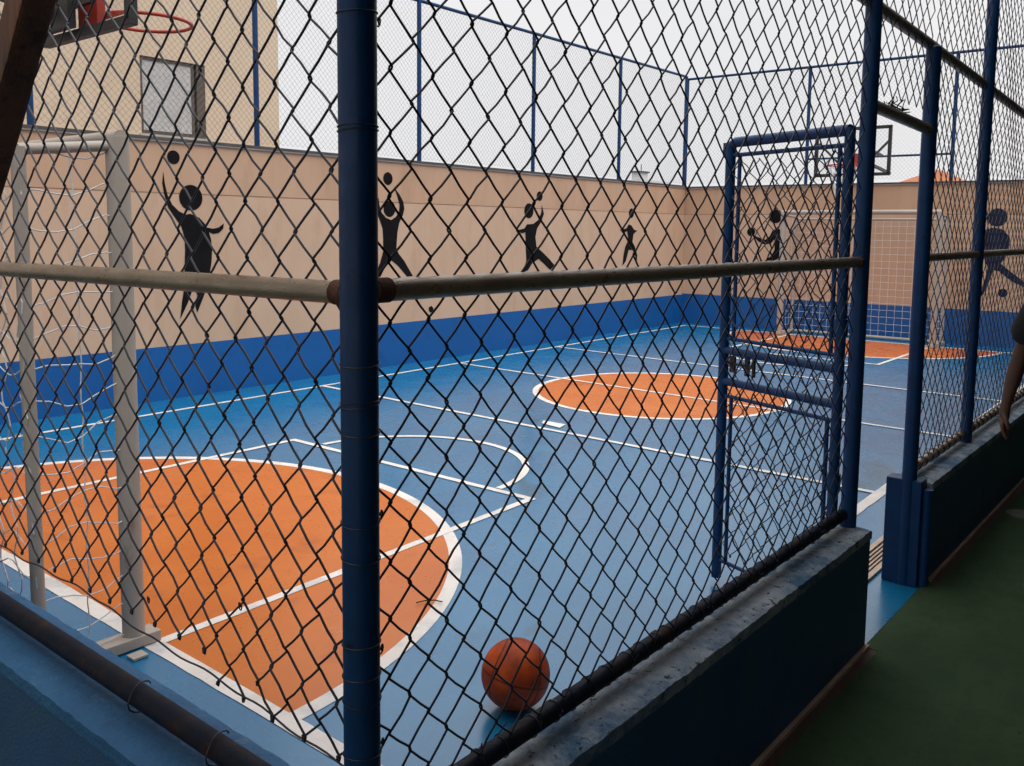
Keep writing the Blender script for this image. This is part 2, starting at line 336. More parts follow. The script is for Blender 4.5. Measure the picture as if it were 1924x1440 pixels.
MUR = [
('W',[('c', 4.519, 2.299, 0.064), ('c', 4.688, 1.927, 0.122), ('p', [(4.413, 2.164), (4.425, 2.051), (4.449, 1.943), (4.494, 1.855), (4.557, 1.797), (4.628, 1.763), (4.673, 1.774), (4.717, 1.76), (4.773, 1.735), (4.834, 1.674), (4.867, 1.612), (4.893, 1.529), (4.902, 1.425), (4.893, 1.31), (4.873, 1.205), (4.847, 1.112), (4.809, 0.998), (4.767, 0.906), (4.724, 0.815), (4.703, 0.889), (4.729, 0.986), (4.708, 1.039), (4.673, 1.025), (4.625, 0.914), (4.543, 0.765), (4.564, 0.918), (4.59, 1.055), (4.601, 1.239), (4.612, 1.428), (4.61, 1.545), (4.58, 1.651), (4.512, 1.741), (4.45, 1.829), (4.417, 1.942), (4.399, 2.05)]), ('p', [(4.85, 1.643), (4.919, 1.633), (4.978, 1.644), (5.039, 1.687), (5.031, 1.634), (4.983, 1.592), (4.918, 1.581), (4.866, 1.602)])]),
('W',[('c', 7.231, 2.238, 0.074), ('c', 7.254, 1.884, 0.094), ('p', [(7.08, 2.015), (7.047, 1.928), (7.054, 1.836), (7.103, 1.744), (7.144, 1.651), (7.152, 1.526), (7.151, 1.382), (7.108, 1.264), (7.008, 1.061), (7.107, 1.088), (7.192, 1.212), (7.277, 1.279), (7.389, 1.207), (7.537, 1.074), (7.636, 1.077), (7.564, 1.17), (7.494, 1.262), (7.406, 1.347), (7.363, 1.405), (7.372, 1.526), (7.381, 1.608), (7.408, 1.717), (7.469, 1.813), (7.495, 1.89), (7.478, 1.972), (7.426, 2.046), (7.324, 2.149), (7.383, 2.032), (7.417, 1.938), (7.408, 1.856), (7.356, 1.792), (7.279, 1.753), (7.203, 1.776), (7.129, 1.837), (7.096, 1.929)]), ('p', [(7.911, 0.674), (7.959, 0.691), (7.996, 0.655), (7.987, 0.616), (7.94, 0.605), (7.911, 0.634)])]),
('W',[('c', 10.148, 2.137, 0.068), ('c', 9.905, 1.923, 0.105), ('p', [(10.201, 2.018), (10.191, 1.903), (10.119, 1.796), (10.009, 1.741), (9.864, 1.732), (9.805, 1.672), (9.652, 1.649), (9.747, 1.605), (9.83, 1.62), (9.848, 1.35), (9.862, 1.222), (9.781, 1.051), (9.901, 1.085), (9.996, 1.182), (10.143, 1.24), (10.296, 1.152), (10.426, 1.071), (10.528, 1.139), (10.409, 1.227), (10.254, 1.322), (10.09, 1.416), (10.062, 1.56), (10.097, 1.674), (10.194, 1.774), (10.254, 1.889)])]),
('W',[('c', 12.62, 1.947, 0.078), ('p', [(12.277, 1.674), (12.375, 1.623), (12.502, 1.65), (12.541, 1.511), (12.449, 1.389), (12.407, 1.259), (12.382, 1.086), (12.476, 1.153), (12.565, 1.344), (12.68, 1.343), (12.767, 1.254), (12.823, 1.137), (12.834, 1.253), (12.761, 1.387), (12.674, 1.475), (12.701, 1.607), (12.815, 1.66), (12.714, 1.677), (12.629, 1.747), (12.546, 1.763), (12.468, 1.693)])]),
('E',[('c', 6.674, 1.664, 0.073), ('c', 6.25, 1.929, 0.116), ('p', [(6.643, 1.61), (6.543, 1.502), (6.427, 1.45), (6.315, 1.47), (6.253, 1.543), (6.245, 1.363), (6.306, 1.253), (6.416, 1.178), (6.431, 1.086), (6.283, 1.146), (6.174, 1.221), (6.05, 1.135), (5.927, 1.032), (5.988, 1.173), (6.122, 1.294), (6.14, 1.5), (6.118, 1.635), (6.177, 1.723), (6.287, 1.704), (6.339, 1.596), (6.411, 1.532), (6.526, 1.566)])]),
('E',[('c', 2.896, 1.914, 0.132), ('c', 2.761, 0.811, 0.063), ('p', [(3.04, 1.735), (2.929, 1.767), (2.809, 1.737), (2.727, 1.637), (2.718, 1.475), (2.752, 1.35), (2.814, 1.239), (2.669, 1.119), (2.497, 0.987), (2.492, 0.91), (2.647, 0.98), (2.836, 1.129), (2.907, 1.142), (2.953, 0.967), (3.026, 0.757), (3.07, 0.779), (3.012, 1.004), (2.978, 1.163), (3.028, 1.279), (3.055, 1.499)])]),

]
names = {0:'black painted player reaching up for a ball, nearest on the long wall', 1:'black painted player with both arms raised under a ball', 2:'black painted player stretching one arm to a ball with legs apart', 3:'small black painted player without a ball'
 ,4:'black painted player holding a ball out in front', 5:'dark painted player running with a ball at the feet'}
for i, (wl, items) in enumerate(MUR):
    b = MB()
    for it in items:
        if it[0] == 'c':
            _, a, z, r = it; ra = r
            pl = [(a+ra*math.cos(2*math.pi*k/36), z+r*math.sin(2*math.pi*k/36)) for k in range(36)]
        else: pl = it[1]
        if wl == 'W': b.add([(a, 7.90+(a+1)/15.42*.045-.004, z) for a, z in pl], [tuple(range(len(pl)))])
        else: b.add([(14.42+(8.1-a)*.03874-.004, a, z) for a, z in pl], [tuple(range(len(pl)))])
    o = b.build('painted_figure', M['muralblue' if i == 5 else 'black'], wb if wl == 'W' else we); o['label'] = names[i]

# ------------------------------------------------------------------ parapets (low walls)
def parapet(name, label, x0, x1, y0, y1, z, mtop, seed):
    t = empty(name, (x0, y0, 0), label, 'low wall')
    b = MB(); b.box((x0,y0,-.1),(x1,y1,z-.035)); b.build('wall_body', M['parface'], t, bevel=.006)
    # rough cast top with uneven edge
    nx = max(4, int((x1-x0)/.02)); ny = max(4, int((y1-y0)/.02)); r = np.random.default_rng(seed)
    X = np.linspace(x0, x1, nx+1); Y = np.linspace(y0, y1, ny+1)
    Zt = np.zeros((nx+1, ny+1))
    ks = [(r.uniform(20,150), r.uniform(20,150), r.uniform(0,6.3)) for _ in range(26)]
    for i, x in enumerate(X):
        for j, y in enumerate(Y):
            Zt[i,j] = z + sum(.00018*math.sin(a*x+c_*y+p) for a, c_, p in ks) + r.normal()*.0011
    for i in (0, nx): Zt[i,:] -= .006
    for j in (0, ny): Zt[:,j] -= .006
    v = []; f = []
    for i in range(nx+1):
        for j in range(ny+1):
            jx = r.normal()*.002; x = X[i]; y = Y[j]
            if j == 0: y -= .003 + jx*.5
            if j == ny: y += .003 + jx*.5
            if i == 0: x -= .003
            if i == nx: x += .003
            v.append((x, y, Zt[i,j]))
    W = ny+1
    for i in range(nx):
        for j in range(ny): f.append((i*W+j, (i+1)*W+j, (i+1)*W+j+1, i*W+j+1))
    loop = [i*W for i in range(nx+1)] + [nx*W+j for j in range(1, ny+1)] + [i*W+ny for i in range(nx-1, -1, -1)] + [j for j in range(ny-1, 0, -1)]
    base = len(v)
    for k in loop: v.append((v[k][0], v[k][1], z-.04))
    n = len(loop)
    for k in range(n): f.append((loop[k], base+k, base+(k+1)%n, loop[(k+1)%n]))
    tb = MB(); tb.add(v, f); tb.build('rough_top', mtop, t, smooth=True)
    return t
parapet('low_wall', 'dark low wall with rough grey concrete top, from the corner post to the gate opening', 0.90, 3.548, 1.08, 1.25, .495, M['conc'], 1)
parapet('low_wall', 'dark low wall with smoother grey top beyond the gate opening, next to the person', 4.42, 14.4, 1.08, 1.25, .495, M['conc'], 2)
parapet('low_wall', 'blue low wall under the fence at the lower left, in front of the near goal', .90, 1.11, 1.254, 7.6, .497, M['concblue'], 3)

# ------------------------------------------------------------------ chain link
def chain(axis, c, a0, a1, zb, zt, w, h, pa, pz, r, ns=5, detail=True, warp=1.0, seed=1, org=None, dirn=None):
    """woven zigzag wires. axis 'x': fence along X at y=c; 'y': along Y at x=c; 'd': along unit vector dirn from org"""
    rr = np.random.default_rng(seed); V = []; Fc = []; n = 0
    k0 = math.ceil((a0-pa)/(w/2)); k1 = math.floor((a1-pa)/(w/2))
    ph = [rr.uniform(0, 6.28) for _ in range(8)]
    def wp(a, z):
        da = warp*(.0035*math.sin(1.7*a+ph[0]+2.1*z)+.0022*math.sin(5.1*a+ph[1]-3*z)); dz = warp*(.004*math.sin(2.3*a+ph[2]+1.3*z)+.002*math.sin(7*z+ph[3]+3*a))
        dd = warp*(.010*math.sin(2.9*a+ph[4])*math.sin(1.9*z+ph[5])+.004*math.sin(8*a+ph[6]+5*z))
        return da, dz, dd
    for k in range(k0, k1):
        aL, aR = pa+k*w/2, pa+(k+1)*w/2
        j = math.ceil(((zb if not callable(zb) else zb(aL))-pz)/(h/2)); zt_ = zt
        P = []
        m = j
        while True:
            z = pz + m*h/2
            if z > zt_: break
            left = (m + k) % 2 == 0
            P.append((left, z)); m += 1
        if len(P) < 2: continue
        pts = []
        for i, (left, z) in enumerate(P):
            a = aL if left else aR; s = -1 if left else 1
            dep = r*1.1 if (i % 2 == 0) else -r*1.1       # depth of outgoing leg
            ja, jz = rr.normal()*.0011*warp, rr.normal()*.0015*warp
            zz = z + jz; aa = a + ja
            if detail:
                if i > 0: pts.append((aa - s*.0022, zz-.0058, -dep))
                pts.append((aa + s*r*.9, zz-.002, -dep*.4)); pts.append((aa + s*r*.9, zz+.002, dep*.4))
                if i < len(P)-1:
                    pts.append((aa - s*.0022, zz+.0058, dep))
                    left2, z2 = P[i+1]; a2 = aL if left2 else aR
                    bow = rr.normal()*.0018*warp
                    pts.append((aa*.5+a2*.5+bow, zz*.5+z2*.5-bow*.5-.001, dep))
            else: pts.append((aa + s*r*.6, zz, 0))
        if detail:   # knuckled ends
            a, z, d = pts[0]; s = -1 if P[0][0] else 1
            pts = [(a-s*.007, z+.006, d*2+.003), (a-s*.005, z-.003, d*1.5+.002)] + pts
        N = len(pts)
        A = np.array(pts)
        for q in range(N):
            da, dz, dd = wp(A[q,0], A[q,1]); A[q] += (da, dz, dd)
        T = np.gradient(A[:, :2], axis=0); T /= np.maximum(np.linalg.norm(T, axis=1, keepdims=True), 1e-9)
        Nn = np.stack([-T[:,1], T[:,0]], 1)
        for q in range(ns):
            ang = 2*math.pi*q/ns
            ring = np.zeros((N, 3)); ring[:, :2] = A[:, :2] + Nn*r*math.cos(ang); ring[:, 2] = A[:, 2] + r*math.sin(ang)
            V.append(ring)
        idx = n
        for i in range(N-1):
            for q in range(ns):
                q2 = (q+1) % ns
                Fc.append((idx+q*N+i, idx+q2*N+i, idx+q2*N+i+1, idx+q*N+i+1))
        n += N*ns
    V = np.concatenate(V)
    if axis == 'x': P3 = np.stack([V[:,0], c+V[:,2], V[:,1]], 1)
    elif axis == 'y': P3 = np.stack([c+V[:,2], V[:,0], V[:,1]], 1)
    else:
        o = np.array(org); d = np.array(dirn); nn = np.array([-d[1], d[0]])
        P3 = np.stack([o[0]+d[0]*V[:,0]+nn[0]*V[:,2], o[1]+d[1]*V[:,0]+nn[1]*V[:,2], V[:,1]], 1)
    mb = MB(); mb.v = P3.tolist(); mb.f = Fc; mb.n = n
    return mb

def pipe(name, a, b, r, m, parent, n=20, **k):
    q = MB(); q.tube([a, b], r, n); return q.build(name, m, parent, smooth=True, **k)

# ---- side fence (right of the corner post)
XC, YC = .995, 1.163
sf = empty('side_fence', (XC, YC, 0), 'blue pipe and chain link fence right of the thick corner post', 'fence')
def cap(nm, x, y, z, r, par):
    b = MB(); b.sphere((x, y, z), r, 16, 8, (1,1,.5)); return b
def post(x0, x1, z0, z1, r=.031, y=YC, parent=sf, lab=None):
    q = MB(); q.tube([(x0, y, z0), (x1, y, z1)], r, 28); q.sphere((x1, y, z1), r, 20, 8, (1,1,.4))
    o = q.build('post', M['pipe'], parent, smooth=True)
    if lab: o['label'] = lab
    return o
post(XC, XC, .49, 3.7, .0325, lab='thick dark blue corner post wrapped with tie wires')
post(3.52, 3.52, .485, 3.7, .031, lab='dark post at the hinge side of the gate opening')
post(4.35, 4.35, 0, 2.49, .033)
post(5.43, 5.43, .48, 3.7, .031)
for x in (7.7, 9.9, 12.1, 14.3): post(x, x, .48, 3.7, .03)
pipe('mid_rail', (1.02,YC,1.552), (3.50,YC,1.550), .0205, M['galv'], sf, 24)
pipe('mid_rail', (4.38,YC,1.552), (14.4,YC,1.552), .0205, M['galv'], sf, 16)
pipe('top_rail', (1.0,YC+.02,2.615), (4.35,YC+.02,2.51), .024, M['galv'], sf, 16)
pipe('top_rail', (4.35,YC+.02,2.51), (14.4,YC+.02,2.15), .024, M['galv'], sf, 16)
pipe('transom_rail', (3.52,YC,2.152), (4.34,YC,2.13), .024, M['galv'], sf, 16)
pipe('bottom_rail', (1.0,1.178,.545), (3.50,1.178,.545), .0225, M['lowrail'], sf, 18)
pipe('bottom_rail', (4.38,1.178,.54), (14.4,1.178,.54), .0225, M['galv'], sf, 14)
pipe('rusty_weld', (1.027,YC,1.552), (1.06,YC,1.552), .0222, M['rust'], sf, 20)
pipe('rusty_weld', (3.475,YC,1.55), (3.495,YC,1.55), .0222, M['rust'], sf, 20)
q = MB(); q.box((4.325,1.10,.002),(4.415,1.26,.51)); q.build('jamb_plate', M['pipe'], sf, bevel=.004)
pipe('pipe_sleeve', (4.37,1.085,.003), (4.37,1.085,.47), .026, M['pipe'], sf)
pz = 1.495
chain('x', YC, 1.0, 3.51, .56, 3.65, .10, .1095, 1.068, pz, .0024, 6, True, .7, 3).build('chain_mesh', M['wire'], sf, smooth=True)
chain('x', YC, 3.53, 4.36, 2.17, 3.65, .10, .1095, 1.068, pz, .0024, 4, False, 1.2, 4).build('chain_mesh', M['wire'], sf)
chain('x', YC, 4.38, 14.4, .52, 3.65, .10, .1095, 1.068, pz, .0024, 4, False, 1.2, 5).build('chain_mesh', M['wire'], sf)
# tie wires round the corner post
def zP(v): return 2.032-.000886*v if v < 720 else 1.394-.000978*(v-720)
for v in (25, 232, 240, 680, 752, 757, 806, 968, 1034, 1192, 1252, 1298, 1402):
    tl = (rng.uniform(-.004,.004), rng.uniform(-.004,.004))
    rg = MB(); rg.ring((XC, YC, zP(v)), .0338, .0011, 36, 5, tl); rg.build('tie_wire', M['wire'], sf, smooth=True)
def twist(b, x, y, z, dx, dy, s=1.0, r=.0016):
    pts = []
    for i in range(15):
        a = i/14*2*math.pi*1.6
        pts.append((x + dx*s*(.004*i/3+.006*math.cos(a)), y + dy*s*(.004*i/3+.006*math.cos(a)) , z + s*.009*math.sin(a)))
    b.tube(pts, r, 5)
for z in (2.005, .90, .72, 1.15):
    tw = MB(); twist(tw, 1.034, YC, z, 1, .3, .9); tw.build('tie_wire', M['wire'], sf, smooth=True)
for i in range(32):                     # ties wrapping the bottom rail
    x = 1.1+i*.078+rng.uniform(-.02,.02); a0 = rng.uniform(0, 6)
    pts = [(x+.012*k/12, 1.178+.025*math.cos(a0+k*.55), .545+.025*math.sin(a0+k*.55)) for k in range(12)]
    e = pts[-1]; pts.append((e[0]+rng.uniform(-.02,.02), e[1]-.01, e[2]+rng.uniform(.0,.03)))
    tw = MB(); tw.tube(pts, .0016, 5); tw.build('tie_wire', M['wire'], sf, smooth=True)

for i in range(26):                     # ties along the rail beyond the opening
    x = 4.48+i*.11; tw = MB(); tw.tube([(x+.03*k/12, 1.178+.0245*math.cos(k*.7), .54+.0245*math.sin(k*.7)) for k in range(20)], .0018, 4); tw.build('tie_wire', M['wire'], sf, smooth=True)

# ---- left fence
lf = empty('end_fence', (XC, 1.2, 0), 'chain link fence left of the corner post, in front of the near goal', 'fence')
pipe('mid_rail', (XC,1.19,1.548), (XC,7.5,1.50), .0205, M['galv'], lf, 24)
pipe('rusty_weld', (XC,1.192,1.548), (XC,1.222,1.548), .0222, M['rust'], lf, 20)
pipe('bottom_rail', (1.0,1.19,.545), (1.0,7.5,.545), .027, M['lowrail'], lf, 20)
pipe('top_rail', (XC,1.15,2.56), (XC,7.5,2.56), .024, M['galv'], lf, 14)
for y in (3.75, 6.2):
    q = MB(); q.tube([(XC,y,.47),(XC,y,3.7)], .03, 24); q.build('post', M['pipe'], lf, smooth=True)
chain('y', XC, 1.165, 7.4, lambda a: .665+.05*min(1, max(0, (a-1.2)/1.0))+(.012 if int(a*10) % 3 else 0), 3.65, .1015, .1065, 1.28, 1.595, .0024, 6, True, .8, 8).build('chain_mesh', M['wire'], lf, smooth=True)
q = MB(); q.tube([(XC+.004*math.sin(9*y_), y_, .672+.05*min(1, max(0, (y_-1.2)/1.0))+.010+.004*math.sin(31*y_)) for y_ in [1.2+.03*k for k in range(206)]], .0022, 5)
q.build('tension_wire', M['wire'], lf, smooth=True)
for y in (1.64, 1.97, 3.4):
    a0 = .6; pts = [(1.0+(.034+.004*math.sin(k))*math.cos(a0+k*.38), y+.010*k/12-.02*math.sin(k*.2), .545+(.036)*math.sin(a0+k*.38)) for k in range(12)]
    hk = MB(); hk.tube(pts, .0019, 6); hk.build('tie_wire', M['wire'], lf, smooth=True)
for y, z in ((1.53, .89), (1.90, .80)):
    hk = MB(); twist(hk, XC, y, z, .2, 1, .8, .0014); hk.build('tie_wire', M['wire'], lf, smooth=True)

# ---- gate leaf standing open
Rg = np.array((3.535, 1.21)); Lg = np.array((3.767, 1.849)); dg = (Lg-Rg); LG = np.linalg.norm(dg); dg = dg/LG; ng = np.array([-dg[1], dg[0]])
gt = empty('court_gate', (Rg[0], Rg[1], 0), 'blue pipe gate leaf with chain link panels swung open behind the fence', 'gate')
def gp(s, z, o=0): p = Rg+dg*s+ng*o; return (p[0], p[1], z)
fr = MB()
fr.tube([gp(.03,2.06), gp(LG-.03,2.06), gp(LG-.008,2.05), gp(LG,2.025), gp(LG,.03)], .023, 16); fr.tube([gp(.03,2.07), gp(.03,.05)], .021, 16)
fr.build('outer_frame', M['pipe'], gt, smooth=True)
for z in (1.116, .972): pipe('cross_bar', gp(.02,z), gp(LG,z), .019, M['pipe'], gt, 14)
def inner(z0, z1):
    b = MB(); s0, s1 = .075, LG-.058
    for a, c_ in ((gp(s0,z0),gp(s0,z1)),(gp(s1,z0),gp(s1,z1)),(gp(.03,z0),gp(LG,z0)),(gp(.03,z1),gp(LG,z1))): b.tube([a, c_], .0095, 8)
    zz = z1+.028 if z1 > 1.5 else z1+.035
    b.bar(gp(LG/2, z1), gp(LG/2, z1+.05), .016, .016); 
    if z0 > 1: b.bar(gp(LG/2, z0), gp(LG/2, z0-.05), .016, .016)
    return b.build('inner_frame', M['pipe'], gt, smooth=True)
inner(1.172, 2.003); inner(.118, .905)
chain('d', 0, .03, LG-.01, .14, 2.0, .10, .108, 0.0, .15, .0024, 5, True, 1.2, 12, org=Rg, dirn=dg).build('chain_mesh', M['wire'], gt, smooth=True)
lt = MB(); lt.bar(gp(LG-.06,1.095), gp(LG-.06,1.02), .012, .03, (dg[0],dg[1],0)); lt.bar(gp(LG-.02,1.06), gp(LG-.19,1.06), .012, .012); lt.bar(gp(LG-.15,1.10), gp(LG-.15,1.015), .012, .022, (dg[0],dg[1],0)); lt.bar(gp(LG-.19,1.10), gp(LG-.19,1.015), .012, .012, (dg[0],dg[1],0))
lt.build('latch', M['steel'], gt)
for s_, z0, z1, r_ in ((.03,1.25,1.32,.028), (.03,.62,.69,.028), (LG+.022,1.995,2.06,.02)): pipe('hinge', gp(s_,z0), gp(s_,z1), r_, M['pipe'], gt, 12)

# ---- tall fences on the walls
def wall_fence(name, label, A, B, posts, zb, zt, midz=None):
    A = np.array(A); B = np.array(B); L = np.linalg.norm(B-A); d = (B-A)/L
    t = empty(name, (A[0], A[1], zb), label, 'fence', 'tall fences on top of the walls')
    P = lambda s, z: (A[0]+d[0]*s, A[1]+d[1]*s, z)
    for s in posts: pipe('post', P(s, zb), P(s, zt), .028, M['pipe'], t, 14)
    pipe('top_rail', P(posts[0], zt), P(posts[-1], zt), .022, M['pipe'], t, 12)
    if midz: pipe('mid_rail', P(midz[0], midz[1]), P(midz[2], midz[1]), .017, M['pipe'], t, 10)
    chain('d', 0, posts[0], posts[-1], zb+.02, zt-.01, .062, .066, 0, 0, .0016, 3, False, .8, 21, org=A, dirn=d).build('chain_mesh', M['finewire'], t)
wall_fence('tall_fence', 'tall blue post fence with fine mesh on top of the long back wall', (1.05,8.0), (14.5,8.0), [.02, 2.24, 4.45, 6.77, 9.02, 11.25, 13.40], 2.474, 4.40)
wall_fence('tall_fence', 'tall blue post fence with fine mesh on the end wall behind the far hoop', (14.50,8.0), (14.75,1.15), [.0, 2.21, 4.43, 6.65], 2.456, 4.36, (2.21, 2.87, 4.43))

# ------------------------------------------------------------------ goals
def net(b, p00, p10, p11, p01, nu, nv, r, sag, seed, out):
    rr = np.random.default_rng(seed); p00, p10, p11, p01 = [np.array(p, float) for p in (p00, p10, p11, p01)]
    sub = 3; out = np.array(out, float)
    ph = [rr.uniform(0, 6.28) for _ in range(8)]
    def P(u, v):
        p = (p00*(1-u)+p10*u)*(1-v)+(p01*(1-u)+p11*u)*v
        e = math.sin(math.pi*min(max(u,0),1))*.7+.3; q = math.sin(math.pi*min(max(v,0),1))
        s = sag*e*q
        k1 = math.sin(6*u+ph[0]+3*v)*.5+math.sin(11*v+ph[1]+5*u)*.4+math.sin(17*u-9*v+ph[2])*.25
        k2 = math.sin(7*u+ph[3]-4*v)*.5+math.sin(13*v+ph[4])*.4
        p = p + out*(s*(1+.6*k1)); p[2] -= s*.35*abs(k2)
        return p
    for i in range(nu+1):
        b.tube([P(i/nu+min(.012, sag*.12)*math.sin(j*1.3+i), j/(nv*sub)) for j in range(nv*sub+1)], r, 4, False)
    for j in range(nv+1):
        b.tube([P(i/(nu*sub), j/nv+min(.012, sag*.12)*math.sin(i*1.1+j)) for i in range(nu*sub+1)], r, 4, False)
def goal(x, y0, y1, sgn, label, nr, cell, sag, dep, seed, H=2.08, rp=.042, rc=.034):
    t = empty('football_goal', (x, (y0+y1)/2, 0), label, 'goal', 'goals at the two ends of the court')
    xb = x - sgn*dep
    for y in (y0, y1):
        pipe('front_post', (x,y,.01), (x,y,H), rp, M['goal'], t, 24)
        b = MB(); b.tube([(x,y,H-.03),(xb,y,H-.07)], .02, 12); b.tube([(xb,y,H-.06),(xb,y,.03)], .024, 12); b.build('rear_support', M['goal'], t, smooth=True)
        b = MB(); b.bar((xb-sgn*.03,y,.028), (x+sgn*.09,y,.028), .09, .045); b.build('foot_bar', M['goal'], t, bevel=.004)
        b = MB(); b.box((x-.07,y-.13,.003),(x-.01,y-.075,.012)); b.build('anchor_plate', M['goal'], t)
    pipe('crossbar', (x,y0-.03,H), (x,y1+.03,H), rc, M['goal'], t, 20)
    pipe('rear_bar', (xb,y0,H-.10), (xb,y1,H-.10), .02, M['goal'], t, 12)
    pipe('ground_bar', (xb,y0,.035), (xb,y1,.035), .024, M['goal'], t, 12)
    b = MB(); nv = int(H/cell); nu = int((y1-y0)/cell)
    net(b, (xb,y0,.03), (xb,y1,.03), (xb,y1,H-.1), (xb,y0,H-.1), nu, nv, nr, sag, seed, (-sgn*.6,0,0))
    net(b, (x,y0,.05), (xb,y0,.03), (xb,y0,H-.1), (x,y0,H-.05), max(2, int(dep/cell)), nv, nr, sag, seed+1, (0,-.3,0))
    net(b, (x,y1,.05), (xb,y1,.03), (xb,y1,H-.1), (x,y1,H-.05), max(2, int(dep/cell)), nv, nr, sag, seed+2, (0,.3,0))
    b.build('net', M['net'], t)
    return t
goal(1.665, 3.31, 5.69, 1, 'near white goal with a loose drooping net on the orange half circle', 0.0026, .125, .09, .35, 31, H=1.985, rc=.026)
goal(13.88, 3.50, 5.85, -1, 'far white goal standing against the end wall', 0.0026, .115, .008, .5, 41, H=1.98, rp=.045)

# ------------------------------------------------------------------ hoops
def hoop(x, yc, z0, sgn, rimz, label, wdt, hgt, seed):
    """board in plane X=x, rim towards sgn"""
    t = empty('basketball_hoop', (x, yc, z0), label, 'basketball hoop', 'basketball hoops at the two ends of the court')
    y0, y1, z1 = yc-wdt/2, yc+wdt/2, z0+hgt
    b = MB(); q = .022
    for a, c_ in (((x,y0-q,z0),(x,y1+q,z0)),((x,y0-q,z1),(x,y1+q,z1)),((x,y0,z0),(x,y0,z1)),((x,y1,z0),(x,y1,z1))): b.bar(a, c_, .045, .045, (1,0,0))
    b.build('board_frame', M['steel'], t, bevel=.003)
    b = MB(); b.add([(x,y0+.02,z0+.02),(x,y1-.02,z0+.02),(x,y1-.02,z1-.02),(x,y0+.02,z1-.02)], [(0,1,2,3)]); b.build('clear_board', M['acrylic'], t)
    b = MB(); xs = x-sgn*.05
    b.bar((xs,yc-.17,rimz+.02),(xs,y0+.02,z0+hgt*.72), .028, .028, (1,0,0)); b.bar((xs,yc+.17,rimz+.02),(xs,y1-.02,z0+hgt*.72), .028, .028, (1,0,0))
    b.bar((xs,yc-.18,rimz+.02),(xs,yc+.18,rimz+.02), .03, .03, (1,0,0))
    b.build('brace', M['steel'], t)
    b = MB(); b.box((x+sgn*.006 if sgn>0 else x-.05, yc-.10, z0+.03),(x+.05 if sgn>0 else x-.006, yc+.10, z0+.30)); b.build('rim_bracket', M['rim'], t, bevel=.004)
    rc = (x+sgn*.31, yc, rimz)
    b = MB(); b.ring(rc, .225, .0095, 48, 8); b.bar((x+sgn*.04,yc-.07,rimz-.01),(x+sgn*.1,yc-.07,rimz-.01),.02,.02); b.bar((x+sgn*.04,yc+.07,rimz-.01),(x+sgn*.1,yc+.07,rimz-.01),.02,.02)
    b.bar((x+sgn*.05,yc-.05,rimz-.04),(x+sgn*.13,yc-.14,rimz),.012,.012); b.bar((x+sgn*.05,yc+.05,rimz-.04),(x+sgn*.13,yc+.14,rimz),.012,.012)
    b.build('rim', M['rim'], t, smooth=True)
    return t, rc
nh, rc = hoop(2.15, 4.54, 2.605, 1, 2.71, 'near black framed basketball hoop with red rim, top left', .88, .66, 1)
b = MB(); b.box((2.06,4.54,2.62),(2.10,4.88,3.22)); b.build('mounting_panel', M['steel'], nh)
b = MB(); b.bar((2.06,4.6,2.9),(.92,4.6,3.25), .07, .07); b.build('support_arm', M['steel'], nh)
b = MB(); b.bar((2.06,4.75,2.7),(.92,4.75,3.0), .05, .05); b.build('support_arm', M['steel'], nh)
b = MB(); b.tube([(.9,4.66,.003),(.9,4.66,3.3)], .06, 20); b.build('support_pole', M['steel'], nh, smooth=True)
fh, rc2 = hoop(13.2, 4.57, 2.505, -1, 2.62, 'far black framed basketball hoop with white net, seen through the gate opening', 1.05, .66, 2)
for q0, q1 in (((13.22,4.45,2.72),(14.58,4.45,2.6)), ((13.22,4.70,2.72),(14.58,4.70,2.6)), ((13.22,4.58,3.0),(14.60,4.58,2.87))):
    b = MB(); b.bar(q0, q1, .04, .04); b.build('support_arm', M['steel'], fh)
nb = MB()
for i in range(12):
    a0 = 2*math.pi*i/12
    for sg in (1, -1):
        pts = []
        for k in range(7):
            f_ = k/6; a_ = a0+sg*f_*1.3; R_ = .225*(1-f_)+.11*f_-.02*math.sin(f_*3.1); pts.append((rc2[0]+R_*math.cos(a_), rc2[1]+R_*math.sin(a_), rc2[2]-.42*f_))
        nb.tube(pts, .006, 4, False)
nb.build('hoop_net', M['net'], fh)

# ------------------------------------------------------------------ basketball
bl = MB(); bl.sphere((0,0,0), .12, 64, 40)
bo = bl.build('basketball', M['ball'], None, smooth=True); bo.location = (2.294, 1.870, .121); bo.rotation_euler = (math.radians(14), math.radians(8), math.radians(38))
tag(bo, 'worn orange basketball with black seams resting on the blue floor behind the fence', 'ball')

# ------------------------------------------------------------------ drain, twigs, floor bits
dr = empty('drain_grate', (1.3,1.3,0), 'pale metal drain grate along the court edge, seen in the gate opening', 'drain')
b = MB(); b.box((1.1,1.295,.001),(14.4,1.322,.014)); b.box((1.1,1.415,.001),(14.4,1.442,.014)); b.build('grate_frame', M['grate'], dr)
b = MB(); b.box((1.1,1.322,.001),(14.4,1.415,.003)); b.build('channel', M['hole'], dr)
b = MB()
for yy in (1.338, 1.358, 1.378, 1.398): b.box((1.1,yy-.0045,.0035),(14.4,yy+.0045,.012))
b.build('bars', M['grate'], dr)
fd = MB()
n = 32
for (r0, z0) in ((.09,.004),(.088,.010)): fd.add([(5.9+r0*math.cos(2*math.pi*a/n), .93+r0*math.sin(2*math.pi*a/n), z0) for a in range(n)], [])
fd.f = [tuple(n+a for a in range(n))] + [(a, (a+1)%n, n+(a+1)%n, n+a) for a in range(n)]
tag(fd.build('drain_cover', M['cover']), 'small pale round drain cover on the green floor at the right edge', 'drain cover')
# loose wire clipping on the orange paint
q = MB(); q.tube([(2.66,2.74,.012),(2.70,2.73,.011),(2.735,2.70,.011),(2.74,2.665,.012),(2.73,2.65,.02)], .003, 6)
tag(q.build('wire_clipping', M['leaf'], smooth=True), 'curled dark wire clipping lying on the orange paint right of the corner post', 'wire')
